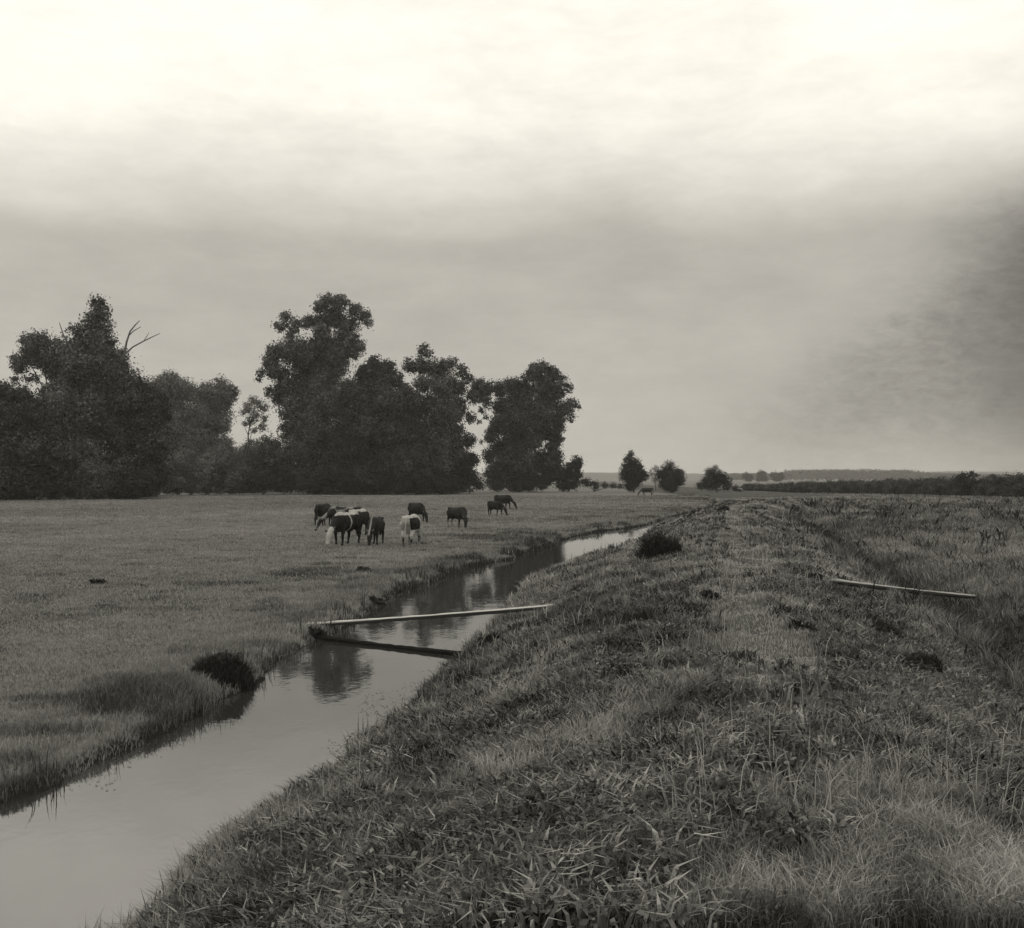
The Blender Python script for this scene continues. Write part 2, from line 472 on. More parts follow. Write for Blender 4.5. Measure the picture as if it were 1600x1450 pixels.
def limb(a, b, r0, r1, n=6, wob=.08):
    L = (b - a).length; pts = []
    o1 = Vector((random.uniform(-1, 1), random.uniform(-1, 1), random.uniform(-.3, .6))) * L * wob
    for i in range(n + 1):
        t = i / n
        p = a.lerp(b, t) + o1 * math.sin(math.pi * t) + Vector((random.gauss(0, 1), random.gauss(0, 1), 0)) * L * .008 * (0 < i < n)
        pts.append((p, r0 + (r1 - r0) * t))
    return pts

def tree(name, label, cat, dist, base_px, blobs, trunk_r=.35, mat=None, leaf=.34, dens=1.0, group=None, depth=.5, trunk_top=None, forks=7, soft=.36):
    """blobs: (px, py, r[, r_vertical factor]) outline balls of the crown, given at the tree's distance"""
    k = dist / F
    bx = (base_px - 800) * k
    bz = float(height(np.array([bx]), np.array([dist]))[0])
    root = empty(name, (bx, dist, bz), label, cat, group)
    O = Vector((bx, dist, bz))
    cs = []; rs = []
    xs = [b[0] for b in blobs]; half = max(1.0, (max(xs) - min(xs)) * k * .5)
    for b in blobs:
        c = P(b[0], b[1], dist); r = b[2] * k * (1.2 if b[2] < 10 else 1.15 if b[2] < 14 else 1.08 if b[2] < 21 else 1.18)
        # spread along the line of sight so the crown is as deep as it is wide
        off = random.uniform(-1, 1) * depth * max(0, half - abs(c.x - bx) * .5)
        c = c + Vector((0, off, 0))
        cs.append(c - O); rs.append(r)
        if depth > .2 and r > 1.4:
            q = c + Vector((random.uniform(-.3, .3) * r, random.choice((-1, 1)) * r * random.uniform(.7, 1.1), random.uniform(-.5, .1) * r))
            cs.append(q - O); rs.append(r * random.uniform(.6, .8))
    top = max(c.z for c in cs); tt = trunk_top if trunk_top else .72
    tp = Vector((sum(c.x for c in cs) / len(cs) * .5, 0, top * tt))
    paths = []
    n = 9; tr = []
    for i in range(n + 1):
        t = i / n
        tr.append((Vector((tp.x * t + random.gauss(0, .02 * top * .3) * (i > 0), random.gauss(0, .02 * top * .3) * (i > 0), -.3 + (tp.z + .3) * t)),
                   trunk_r * (1.25 - .35 * min(1, t * 5)) * (1 - .72 * t)))
    paths.append(tr)
    order = sorted(range(len(cs)), key=lambda i: -rs[i])[:forks * 2]
    for i in order:
        t = min(.95, max(.25, (cs[i].z - rs[i] * 1.2) / tp.z)) if tp.z > 0 else .5
        j = int(t * n); a = tr[j][0]
        paths.append(limb(a, cs[i] + Vector((0, 0, rs[i] * .3)), tr[j][1] * .55, .03, 6, .12))
    done = set(order)
    for i in sorted(range(len(cs)), key=lambda i: -rs[i]):
        if i in done: continue
        j = min(done, key=lambda q: (cs[q] - cs[i]).length + (.0 if cs[q].z < cs[i].z + 1 else 2))
        paths.append(limb(cs[j], cs[i], max(.05, min(.14, rs[i] * .07)), .025, 5, .1)); done.add(i)
    V, Fc = tube_mesh(paths)
    link("trunk", np_mesh("trunk", V, Fc, M_BARK, smooth=True), root)
    nn = [int(max(70, (26 if r < 1.1 else 36 if r < 1.6 else 46 if r < 2.2 else 54) * dens * (r ** 2) / (leaf ** 2))) for r in rs]
    V, Fc, T = leaf_cloud(cs, rs, leaf, nn, (1, 1, 1), soft)
    floor = np.repeat(V.reshape(-1, 4, 3)[:, :, 2].min(1) > .02, 4)
    T = T[floor]; V = V[floor]; Fc = np.arange(len(V)).reshape(-1, 4)
    link("crown", np_mesh("crown", V, Fc, mat or M_LEAF, T), root)
    return root

GW = "trees of the wood beyond the meadow"
# --- left part of the wood
t1 = tree("ivy_clad_tree", "tall narrow tree with spire top and bare dead branches, left part of the wood", "tree", 142, 155,
     [(150, 472, 13), (152, 490, 18), (146, 505, 17), (160, 512, 15), (122, 517, 12), (128, 530, 13), (150, 535, 26), (145, 560, 32), (183, 553, 14), (172, 575, 28),
      (190, 575, 12), (155, 605, 50), (120, 600, 25), (190, 620, 32), (130, 650, 34), (185, 665, 34), (150, 640, 34)], .7, M_LEAF, .34, 1.0, GW, .5, .8)
O1 = t1.location
def rel(px, py, dist, dy=0): return P(px, py, dist) + Vector((0, dy, 0)) - O1
db = [[(rel(172, 600, 142), .3), (rel(183, 574, 142, -1), .22), (rel(193, 566, 142, -1.2), .19), (rel(200, 555, 142, -1.5), .16), (rel(203, 537, 142, -1.5), .13), (rel(209, 520, 142, -1.6), .1), (rel(217, 510, 142, -1.6), .08), (rel(223, 503, 142, -1.4), .05)],
      [(rel(200, 556, 142, -1.5), .12), (rel(210, 543, 142, -.8), .1), (rel(225, 533, 142, -.3), .08), (rel(238, 525, 142, .2), .06), (rel(248, 520, 142, .3), .04)],
      [(rel(206, 527, 142, -1.5), .08), (rel(216, 520, 142, -2), .06), (rel(228, 514, 142, -2.2), .04)],
      [(rel(225, 533, 142, -.3), .05), (rel(234, 520, 142, -.5), .03)]]
V, Fc = tube_mesh(db); o = link("dead_branch", np_mesh("dead_branch", V, Fc, M_DEAD, smooth=True), t1); o['label'] = "bare forked branch on the right"
db = [[(rel(150, 590, 142), .25), (rel(136, 570, 142, -2), .17), (rel(124, 550, 142, -2.6), .13), (rel(112, 528, 142, -2.8), .09), (rel(104, 508, 142, -2.5), .04)]]
V, Fc = tube_mesh(db); o = link("dead_branch", np_mesh("dead_branch", V, Fc, M_DEAD, smooth=True), t1); o['label'] = "straight bare branch on the left"

tree("spreading_tree", "broad flat topped tree with gaps under its crown, left of the spire topped tree", "tree", 150, 85,
     [(25, 572, 12), (40, 552, 15), (48, 532, 13), (65, 540, 22), (90, 548, 26), (112, 562, 26), (75, 562, 18), (100, 580, 24), (20, 592, 8), (45, 590, 9), (62, 593, 7), (60, 558, 20), (82, 572, 20), (38, 568, 14), (22, 560, 11), (120, 545, 16), (110, 610, 30), (85, 625, 22)], .5, M_LEAF, .32, .9, GW)
tree("dark_tree", "dark rounded tree at the left end of the wood", "tree", 134, 20,
     [(8, 622, 24), (35, 618, 20), (-25, 625, 30), (15, 660, 40), (45, 650, 28), (-30, 680, 40), (20, 705, 45), (60, 700, 28), (-20, 740, 40), (25, 745, 38)], .4, M_LEAF_D, .34, 1.1, GW)
tree("leafy_tree", "full leafy tree below the flat topped tree at the left", "tree", 138, 90,
     [(85, 635, 30), (65, 660, 28), (105, 665, 32), (85, 700, 36), (120, 710, 28), (70, 735, 34), (110, 745, 32)], .35, M_LEAF, .34, 1.1, GW)
tree("rounded_tree", "round headed tree just right of the spire topped tree's dark trunk", "tree", 140, 215,
     [(210, 610, 24), (235, 620, 24), (190, 630, 20), (250, 645, 20), (220, 650, 34), (200, 685, 32), (235, 695, 32), (190, 725, 30), (222, 740, 34), (180, 750, 24)], .38, M_LEAF_D, .34, 1.1, GW)
tree("hazy_tree", "paler tree with knobbly top, middle of the low gap in the wood", "tree", 205, 270,
     [(265, 590, 14), (258, 605, 20), (236, 610, 20), (283, 612, 22), (250, 635, 30), (285, 645, 30), (265, 680, 34), (298, 685, 24), (270, 720, 36), (300, 735, 26)], .35, M_LEAF_P, .36, 1.0, GW)
tree("umbrella_tree", "pale umbrella crowned tree leaning over the sky gap", "tree", 212, 335,
     [(342, 602, 16), (325, 608, 14), (358, 612, 13), (310, 618, 16), (340, 622, 20), (365, 622, 5), (335, 650, 24), (315, 660, 26), (350, 665, 14), (330, 695, 28), (352, 690, 10), (330, 730, 30)], .35, M_LEAF_P, .36, .95, GW)
tree("slender_tree", "small pale tree alone in the sky gap of the wood", "tree", 222, 384,
     [(394, 625, 8), (384, 632, 7), (404, 630, 8), (412, 638, 8), (390, 640, 9), (379, 645, 6), (402, 650, 9), (415, 655, 7), (390, 658, 8), (410, 667, 8), (396, 671, 6), (380, 662, 5)], .35, M_LEAF_P, .34, .7, GW, .5, .8, 7, .1)
# --- the tall elm group
tree("tall_elm", "tallest tree of the wood, a tiered elm with an airy cap", "tree", 182, 490,
     [(512, 472, 14), (495, 478, 13), (535, 474, 13), (555, 484, 12), (568, 492, 11), (577, 505, 8), (520, 492, 20), (545, 502, 16), (498, 500, 14), (478, 500, 12), (445, 496, 11), (437, 510, 10), (460, 506, 11), (455, 520, 11), (535, 520, 15), (552, 530, 12), (505, 520, 14),
      (432, 552, 16), (422, 565, 13), (455, 545, 20), (480, 548, 22), (505, 540, 20), (530, 552, 22), (555, 548, 16), (562, 540, 10), (470, 570, 28), (510, 575, 30), (438, 580, 18), (408, 583, 8), (405, 592, 6), (440, 605, 16), (420, 612, 10), (432, 622, 12), (470, 610, 28), (510, 615, 28),
      (465, 645, 26), (500, 655, 32), (475, 690, 32), (515, 700, 32), (450, 675, 16), (480, 735, 36), (520, 740, 30)], .8, M_LEAF, .36, 1.05, GW, .35, .82, 10)
tree("dense_tree", "dense round topped tree against the elm's right side", "tree", 178, 585,
     [(585, 570, 16), (605, 575, 15), (570, 585, 18), (592, 598, 24), (618, 590, 13), (565, 615, 24), (600, 630, 30), (570, 655, 30), (610, 668, 30), (560, 695, 28), (590, 705, 34), (620, 715, 24), (570, 742, 28), (605, 748, 26)], .45, M_LEAF_D, .36, 1.15, GW)
tree("feathery_tree", "tree with thin feathery tip right of the dense round topped tree", "tree", 182, 668,
     [(664, 540, 6), (660, 551, 9), (670, 553, 8), (640, 572, 12), (655, 570, 14), (675, 573, 16), (695, 572, 13), (708, 566, 9), (690, 595, 22), (660, 600, 16), (640, 625, 22), (665, 632, 18), (695, 635, 28), (645, 665, 28), (685, 675, 30), (640, 705, 30), (680, 720, 34), (645, 745, 24)], .4, M_LEAF, .34, .95, GW, .4)
tree("narrow_tree", "narrow dark tree bordering the tall sky slit in the wood", "tree", 186, 708,
     [(722, 580, 11), (730, 592, 9), (715, 605, 14), (705, 640, 22), (718, 632, 10), (700, 680, 26), (716, 672, 9), (735, 652, 9), (733, 688, 12), (735, 718, 11), (737, 622, 10), (712, 715, 22), (722, 720, 14), (700, 750, 22), (728, 745, 14)], .35, M_LEAF_D, .36, 1.1, GW, .4)
tree("edge_tree", "wide tree with ragged overhanging right side at the wood's right end", "tree", 208, 810,
     [(850, 577, 10), (860, 582, 11), (835, 585, 14), (820, 597, 14), (800, 603, 14), (782, 607, 13), (765, 604, 11), (748, 602, 12), (742, 613, 9), (877, 594, 8), (884, 600, 4), (850, 605, 22), (815, 622, 24), (785, 635, 18), (860, 630, 16), (838, 645, 26), (895, 630, 9), (888, 640, 10), (904, 637, 4), (892, 653, 7), (868, 655, 12), (800, 660, 28), (775, 665, 12), (850, 670, 20), (872, 672, 9), (825, 685, 22), (788, 695, 22), (866, 690, 8), (808, 715, 24), (785, 730, 20), (820, 745, 22), (752, 640, 6), (760, 652, 5), (748, 660, 4), (762, 630, 9), (746, 622, 9), (756, 614, 11), (738, 618, 8), (862, 700, 14), (868, 715, 14), (845, 718, 18), (868, 685, 12), (768, 682, 12), (766, 710, 12), (768, 738, 14), (838, 577, 12), (866, 584, 10), (888, 606, 8), (870, 612, 15), (876, 640, 14), (872, 662, 13), (800, 600, 14), (866, 730, 14), (752, 690, 4)], .55, M_LEAF_D, .36, 1.05, GW, .4, .8, 10)

tree("inner_tree", "dark tree filling the wood between the tallest elm and the dense round topped tree", "tree", 196, 545,
     [(545, 605, 16), (535, 630, 22), (555, 650, 24), (540, 680, 28), (550, 715, 30), (535, 745, 26)], .35, M_LEAF_D, .36, 1.1, GW, .4)
tree("inner_tree", "dark tree filling the wood between the round topped and the thin tipped trees", "tree", 198, 632,
     [(630, 608, 14), (625, 635, 20), (635, 660, 22), (628, 690, 26), (635, 725, 28), (625, 750, 22)], .35, M_LEAF_D, .36, 1.1, GW, .4)
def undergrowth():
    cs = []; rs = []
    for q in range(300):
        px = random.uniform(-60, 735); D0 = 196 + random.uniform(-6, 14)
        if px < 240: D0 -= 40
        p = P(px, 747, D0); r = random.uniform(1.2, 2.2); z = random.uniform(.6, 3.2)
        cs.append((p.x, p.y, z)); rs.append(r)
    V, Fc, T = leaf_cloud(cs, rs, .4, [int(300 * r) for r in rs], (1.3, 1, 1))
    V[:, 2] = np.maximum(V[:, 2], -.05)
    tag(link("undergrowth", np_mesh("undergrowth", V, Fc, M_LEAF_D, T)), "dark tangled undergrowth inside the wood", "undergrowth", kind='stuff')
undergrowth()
# --- shrubs along the foot of the wood
GB = "bushes along the foot of the wood"
def bush(label, dist, base, blobs, mat, name="bush", cat="bush", leaf=.3, group=GB, dens=1.1):
    return tree(name, label, cat, dist, base, blobs, .12, mat, leaf, dens, group, .4, .55, 4)
bush("grey bush beside the dark trunk of the spire topped tree", 136, 145, [(140, 705, 22), (150, 735, 24), (135, 755, 24), (165, 758, 20)], M_LEAF)
bush("dark bush at the far left foot of the wood", 131, 20, [(10, 760, 26), (45, 765, 20), (75, 766, 18), (-25, 755, 30)], M_LEAF_B)
bush("dark low bush under the round headed tree", 137, 210, [(195, 760, 20), (225, 755, 20), (115, 765, 16), (170, 768, 12), (242, 762, 14)], M_LEAF_B)
bush("pale shrub below the paler knobbly tree", 172, 275, [(265, 735, 22), (290, 725, 22), (310, 740, 20), (260, 752, 16), (285, 752, 16)], M_LEAF_P)
bush("wide pale thicket under the umbrella crowned tree", 176, 345, [(330, 722, 20), (355, 715, 22), (375, 728, 20), (340, 742, 18), (365, 745, 18)], M_LEAF_P)
bush("grey thicket beneath the small lone tree", 180, 410, [(395, 705, 20), (420, 698, 20), (440, 715, 22), (405, 728, 20), (430, 738, 18), (385, 718, 14)], M_LEAF)
bush("low dark hedge bushes under the pale thicket", 166, 330, [(260, 767, 7), (280, 766, 7), (300, 765, 8), (320, 766, 7), (340, 765, 8), (360, 764, 8), (380, 764, 8)], M_LEAF_B)
bush("black bush at the foot of the tallest elm", 172, 410, [(400, 750, 18), (420, 745, 20), (438, 755, 16), (455, 752, 16)], M_LEAF_B)
bush("dark mounded bush right of the elm's foot", 172, 520, [(495, 755, 16), (520, 748, 20), (545, 755, 18), (475, 757, 12)], M_LEAF_B)
bush("dark bush under the dense round topped tree", 174, 600, [(575, 757, 16), (605, 752, 20), (630, 757, 16)], M_LEAF_B)
bush("dark bush under the thin tipped tree", 176, 670, [(655, 755, 18), (685, 752, 20), (705, 758, 14)], M_LEAF_B)
bush("black rounded bush just left of the sky slit", 182, 735, [(722, 730, 16), (738, 718, 11), (735, 745, 16), (748, 757, 10), (715, 756, 12)], M_LEAF_B)
bush("dark bush under the ragged tree at the wood's right end", 205, 800, [(775, 752, 16), (800, 748, 20), (828, 750, 18), (845, 755, 12)], M_LEAF_B)
bush("rounded bush that ends the wood at the right", 212, 880, [(902, 722, 10), (890, 735, 15), (872, 738, 14), (900, 740, 11), (858, 745, 14), (850, 732, 10), (880, 755, 12), (898, 757, 9)], M_LEAF_B)
bush("low scrub between the wood and the cone shaped tree", 215, 925, [(915, 754, 8), (930, 757, 7), (945, 758, 5), (957, 758, 5), (968, 760, 4)], M_LEAF_B, group=None, leaf=.25)

# --- isolated small trees right of the wood
GS = "small trees standing out on the flat land"
tree("cone_shaped_tree", "cone shaped small tree, first of three right of the wood", "tree", 205, 990,
     [(986, 709, 5), (985, 718, 9), (990, 730, 11), (978, 728, 7), (994, 726, 9), (982, 738, 13), (998, 740, 12), (974, 745, 7), (1008, 745, 6), (990, 750, 14), (985, 760, 8)], .2, M_LEAF_B, .25, 1.1, GS, .4)
tree("round_tree", "round dark small tree, second of three right of the wood", "tree", 205, 1050,
     [(1046, 731, 10), (1036, 740, 11), (1060, 744, 11), (1045, 756, 13), (1055, 738, 10), (1048, 748, 14), (1062, 752, 8), (1037, 755, 8), (1050, 760, 9)], .2, M_LEAF_B, .25, 1.1, GS, .4)
tree("sapling", "thin pale sapling between the cone shaped and round small trees", "tree", 240, 1025,
     [(1024, 732, 6), (1018, 738, 5), (1030, 740, 5), (1024, 748, 6)], .1, M_LEAF_P, .22, .6, GS, .4)
tree("low_tree", "low wide dark bush, third of three right of the wood", "bush", 200, 1120,
     [(1112, 742, 10), (1127, 746, 11), (1136, 752, 9), (1108, 756, 11), (1104, 752, 9), (1118, 755, 11), (1094, 759, 7), (1135, 758, 8), (1148, 763, 6), (1156, 766, 3)], .15, M_LEAF_B, .25, 1.1, GS, .4)
tree("low_tree", "spindly pale tree showing above the low wide dark bush", "tree", 235, 1116,
     [(1108, 735, 5), (1117, 733, 6), (1124, 738, 5), (1115, 742, 6)], .1, M_LEAF, .22, .7, GS, .4)
tree("flat_topped_tree", "flat topped shrub rising from the hedge at the right", "tree", 160, 1508,
     [(1505, 745, 8), (1517, 742, 6), (1496, 750, 8), (1526, 743, 3), (1508, 757, 9), (1512, 766, 8)], .15, M_LEAF_B, .22, 1.2, GS, .3)
tree("small_tree", "tiny round tree poking above the middle of the hedge", "tree", 185, 1390,
     [(1386, 751, 4), (1394, 751, 4), (1390, 757, 5), (1385, 760, 4)], .1, M_LEAF, .2, .9, GS, .3)
tree("distant_tree", "faint round tree before the far wood, nearest the low dark bush", "tree", 850, 1170, [(1165, 744, 6), (1172, 746, 5), (1170, 750, 5)], .2, M_LEAF_B, .9, 1, "faint distant trees", .3)
tree("distant_tree", "faint tree in front of the left end of the far wood", "tree", 850, 1190, [(1190, 742, 7), (1186, 748, 5), (1195, 749, 5)], .2, M_LEAF_B, .9, 1, "faint distant trees", .3)
tree("distant_tree", "faint squat tree just left of the far wood's flat top", "tree", 850, 1216, [(1210, 743, 6), (1220, 744, 6), (1215, 749, 6)], .2, M_LEAF_B, .9, 1, "faint distant trees", .3)

# --- dark hedgerow on the right
def hedge():
    a = Vector(((1165 - 800) / F * 225, 225, -.1)); b = Vector(((1720 - 800) / F * 140, 140, -.1))
    cs = []; rs = []
    n = 130
    for i in range(n):
        t = (i + random.uniform(-.4, .4)) / n
        p = a.lerp(b, max(0, t)) - a
        hh = (1.8 + 2.2 * max(0, t) ** 1.1) * random.uniform(.82, 1.08)
        r = hh * .5
        cs.append((p.x, p.y + random.uniform(-.6, .6), hh * .5)); rs.append(r)
        if random.random() < .7:
            cs.append((p.x + random.uniform(-.5, .5), p.y + random.uniform(-1, 1), hh * .3)); rs.append(hh * .5)
    V, Fc, T = leaf_cloud(cs, rs, .2, [int(1000 * max(.5, r) ** 2) for r in rs], (1.6, 1.2, 1))
    V[:, 2] = np.maximum(V[:, 2], -.05)
    tag(link("hedgerow", np_mesh("hedgerow", V, Fc, M_LEAF_D, T), None, a), "long dark hedge running along the far side of the right field", "hedge")
hedge()

# --- far wood and low hills
def far_wood():
    D0 = 1350; cs = []; rs = []
    px = 1150
    while px < 1700:
        t = (px - 1235) / 205
        if 0 <= t <= 1: top = 732 + 2 * abs(t - .45)
        elif px < 1235: top = 739
        else: top = 737 + min(4, (px - 1440) * .03)
        top += random.uniform(-.8, .8)
        hh = (HZ - top) / F * D0 + EYE
        for q in range(3):
            dd = D0 + q * 16
            r = hh * random.uniform(.32, .45)
            cs.append(((px - 800) / F * D0, dd, hh - r + (q > 0) * .2)); rs.append(r)
            cs.append(((px - 800) / F * D0 + random.uniform(-2, 2), dd, hh * .35)); rs.append(hh * .38)
        px += random.uniform(4, 8)
    V, Fc, T = leaf_cloud(cs, rs, 1.5, [170] * len(cs), (1.3, 1, 1))
    o = link("far_wood", np_mesh("far_wood", V, Fc, M_LEAF_D, T))
    tag(o, "hazy distant wood along the horizon behind the right hedge", "wood", kind='stuff')
far_wood()
def hills():
    n, m = 160, 14
    xs = np.linspace(-1600, 1600, n); ys = np.linspace(1460, 2100, m)
    gx, gy = np.meshgrid(xs, ys)
    prof = 6 + 11 * fbm(gx, gx * 0 + 3, 360, 5) + 4 * sst(gx, 150, 500)
    H = -1.0 + prof * np.sin(np.pi * np.clip((gy - 1460) / 640, 0, 1)) + (fbm(gx, gy, 14, 9) - .5) * 3 * np.sin(np.pi * np.clip((gy - 1460) / 640, 0, 1))
    V = np.stack([gx, gy, H], -1).reshape(-1, 3); idx = np.arange(n * m).reshape(m, n)
    f = np.stack([idx[:-1, :-1], idx[:-1, 1:], idx[1:, 1:], idx[1:, :-1]], -1).reshape(-1, 4)
    mt = rough_mat("hill_cover", .03, .09, .05)
    tag(link("hills", np_mesh("hills", V, f, mt, smooth=True)), kind='structure')
hills()

# ------------------------------------------------------------------ weeds, tussocks and reeds
def weeds():
    n = 24000
    x, y = scatter(n, 5, 130, 1.0, 2)
    s, hw = coords(x, y); off = x - crest_x(y)
    pm = fbm(x, y, 1.8, 151)
    k = (s > hw + .1) & (rng.random(n) < sst(pm, .34, .70)) & (np.abs(off + .1 + .25 * np.sin(y * .5)) > .45) & ((off < 3) | (rng.random(n) < .35))
    x, y, off = x[k], y[k], off[k]
    r = rng.uniform(.02, .10, len(x)) * np.clip(1 + y / 50, 1, 2.6) * np.where(off > 2.5, 1.3, 1)
    cnt = np.maximum(10, (22 * np.clip(12 / y, .35, 1.6)).astype(int))
    i = np.repeat(np.arange(len(x)), cnt); m = len(i)
    a = rng.uniform(0, 2 * np.pi, m); q = r[i] * np.abs(rng.normal(0, .8, m))
    px = x[i] + q * np.cos(a) * 1.3; py = y[i] + q * np.sin(a)
    h = r[i] * rng.uniform(.6, 1.5, m) * np.where(off[i] > 2.5, 2.4, 1) + .04
    V, Fc, T = blades(np.stack([px, py, height(px, py)], -1), h, np.maximum(.018, y[i] / 1100 * 1.3) * rng.uniform(.5, 1.5, m), rng.uniform(.5, 1.6, m),
                      .5 + rng.normal(0, .22, len(x))[i] + rng.normal(0, .22, m))
    tag(link("weeds", np_mesh("weeds", V, Fc, M_WEED, T)), "dark low weeds dotted through the grass of bank and field", "weeds", kind='stuff')
weeds()
def herbs():
    n = 17000
    x, y = scatter(n, 4, 60, 1.0, 2)
    s, hw = coords(x, y); off = x - crest_x(y)
    path = np.exp(-((off + .1 + .25 * np.sin(y * .5)) / .45) ** 2) * sst(y, 6, 12)
    k = (s > hw + .1) & (rng.random(n) > path * .9) & (rng.random(n) < sst(fbm(x, y, 1.3, 191), .3, .6))
    x, y, off = x[k], y[k], off[k]
    r = rng.uniform(.03, .12, len(x)) * np.clip(1 + y / 50, 1, 2)
    cnt = np.maximum(6, (22 * np.clip(12 / y, .4, 1.5)).astype(int))
    i = np.repeat(np.arange(len(x)), cnt); m = len(i)
    a = rng.uniform(0, 2 * np.pi, m); q = r[i] * np.abs(rng.normal(0, .7, m))
    px = x[i] + q * np.cos(a); py = y[i] + q * np.sin(a)
    h = r[i] * rng.uniform(.5, 1.2, m) + .025
    near_ = y < 26
    lc = np.stack([x, y, height(x, y) + r * .45], -1)[near_]
    LV, LF, LT = leaf_cloud(lc, r[near_] * 1.1, .036, [34] * len(lc), (1.3, 1.3, .6), .6)
    LT = .38 + (LT - .5) * .45 + np.repeat(rng.normal(0, .1, len(lc)), 34 * 4)
    LF = np.concatenate([LF[:, [0, 1, 2]], LF[:, [0, 2, 3]]])
    keep = (y[i] > 16) | (rng.random(m) < .4); i = i[keep]; px = px[keep]; py = py[keep]; h = h[keep]; m = len(i)
    A = blades(np.stack([px, py, height(px, py) + .02], -1), h, np.maximum(.02, y[i] / 1100 * 1.4) * rng.uniform(.5, 1.4, m), rng.uniform(.6, 1.6, m),
               .46 + rng.normal(0, .2, len(x))[i] + rng.normal(0, .12, m))
    # dry stalks standing above the grass
    x, y = scatter(5000, 5, 50, 1.0, 2); s, hw = coords(x, y); k = (s > hw + .2) & (fbm(x, y, 2.2, 197) > .45); x, y = x[k], y[k]; m = len(x)
    B = blades(np.stack([x, y, height(x, y)], -1), rng.uniform(.18, .42, m), np.maximum(.006, y / 1100 * .7), rng.uniform(.05, .5, m), .85 + rng.normal(0, .2, m))
    na = len(A[0]); nb = na + len(B[0])
    V = np.concatenate([A[0], B[0], LV]); Fc = np.concatenate([A[1], B[1] + na, LF + nb]); T = np.concatenate([A[2], B[2], LT])
    tag(link("bank_herbs", np_mesh("bank_herbs", V, Fc, M_BANK, T)), "broad leaved herbs and dry stalks mixed through the bank's rough grass", "herbs", kind='stuff')
herbs()

def tussock(label, px, py, r, zoff=0, mat=None, name="tussock", cat="grass clump", tall=1.0, n=1500, spread=1.0):
    # walk along the sight line to the ground
    d = 5.0
    while d < 200:
        p = P(px, py, d)
        if p.z <= float(height(np.array([p.x]), np.array([d]))[0]): break
        d += .05
    rr = r / F * d
    root = empty(name, (p.x, d, float(height(np.array([p.x]), np.array([d]))[0])), label, cat)
    a = rng.uniform(0, 2 * np.pi, n); q = rr * np.sqrt(rng.random(n)) * spread
    pos = np.stack([q * np.cos(a), q * np.sin(a) * .8, np.zeros(n)], -1)
    pos[:, 2] = height(pos[:, 0] + root.location.x, pos[:, 1] + root.location.y) - root.location.z
    h = rr * 1.4 * tall * rng.uniform(.25, 1, n) * (.55 + .9 * vnoise(pos[:, 0] + px, pos[:, 1], rr * .35, 5)) * (1 - .45 * (q / (rr * spread)) ** 2)
    V, Fc, T = blades(pos, h, np.full(n, max(.008, d / 1100 * .8)), rng.uniform(.15, .7, n), .4 + rng.normal(0, .18, n))
    link("blades", np_mesh("blades", V, Fc, mat or M_WEED, T), root)
    m = int(n * .16)
    lc = [(random.uniform(-.75, .6) * rr, random.uniform(-.6, .6) * rr, rr * random.uniform(.15, .75) * tall) for _ in range(7)]
    V, Fc, T = leaf_cloud(lc, [rr * random.uniform(.22, .45) for _ in lc], max(.06, d / 1100 * 2.2), [m] * 7, (1.2, 1, .8))
    V[:, 2] = np.maximum(V[:, 2], -.05)
    link("leaves", np_mesh("leaves", V, Fc, mat or M_WEED, T), root)
    return root
tussock("large round dark tussock on the bank beside the bright bend of the stream", 1030, 874, 33, n=3400, tall=1.15)
tussock("dark spiky tussock at the foot of the bank below the right pole", 1385, 1000, 26)
tussock("small dark clump at the left end of the right pole", 1272, 908, 12, n=700)
tussock("dark clump low on the bank near the photo's bottom, centre right", 1162, 1036, 17)
tussock("dark leafy clump on the bank close above the water's near bend", 765, 1008, 16, n=900)
tussock("black reedy clump at the stream's left edge, nearest the viewer", 352, 1052, 32, mat=M_WEED, tall=.9, n=3600, spread=1.6)
tussock("dark clump under the plank's left end at the water's edge", 500, 1000, 16, n=1200)
tussock("low dark tuft on the meadow left of the stream, above the plank", 590, 943, 14, n=700, tall=.6)
tussock("small dark tuft in the meadow between the cows and the plank", 568, 893, 12, n=600, tall=.6)
tussock("small dark tuft alone far left in the meadow", 155, 912, 12, n=400, tall=.5)
tussock("dark tuft beside the water where the stream narrows", 690, 955, 13, n=800, tall=.8)
tussock("dark tuft on the bank crest close left of the path", 1110, 935, 15, n=800, tall=.7)
tussock("dark weedy clump at the photo's lower right corner", 1560, 1050, 40, n=2600)
tussock("dark weedy clump in the sedge left of the lower right corner", 1440, 1052, 30, n=2000)
tussock("dark clump on the far bank just below the low wide bush", 1130, 800, 9, n=500)

def reeds():
    xs = []; ys = []
    for (ya, yb, n, so) in ((27, 37, 260, -.05), (38, 47, 420, -.05), (6, 24, 150, -.1), (30, 44, 160, .25), (5, 20, 160, .25)):
        y = rng.uniform(ya, yb, n); cl = fbm(y, y * 0 + 1, 1.2, 171)
        k = cl > .45; y = y[k]
        sgn = -1 if so < .2 else 1
        xs.append(stream_x(y) + sgn * (stream_w(y) + .05 + rng.normal(0, .16, len(y)))); ys.append(y)
    x = np.concatenate(xs); y = np.concatenate(ys)
    rep = 4
    x = np.repeat(x, rep) + rng.normal(0, .04, len(x) * rep); y = np.repeat(y, rep) + rng.normal(0, .04, len(y) * rep)
    z = np.maximum(height(x, y), WATER - .1)
    h = rng.uniform(.06, .34, len(x))
    V, Fc, T = blades(np.stack([x, y, z], -1), h, np.maximum(.012, y / 1100 * .8), rng.uniform(.05, .35, len(x)), .35 + rng.normal(0, .2, len(x)))
    tag(link("reeds", np_mesh("reeds", V, Fc, M_REED, T)), "upright dark reeds standing along the stream's edges", "reeds", kind='stuff')
reeds()
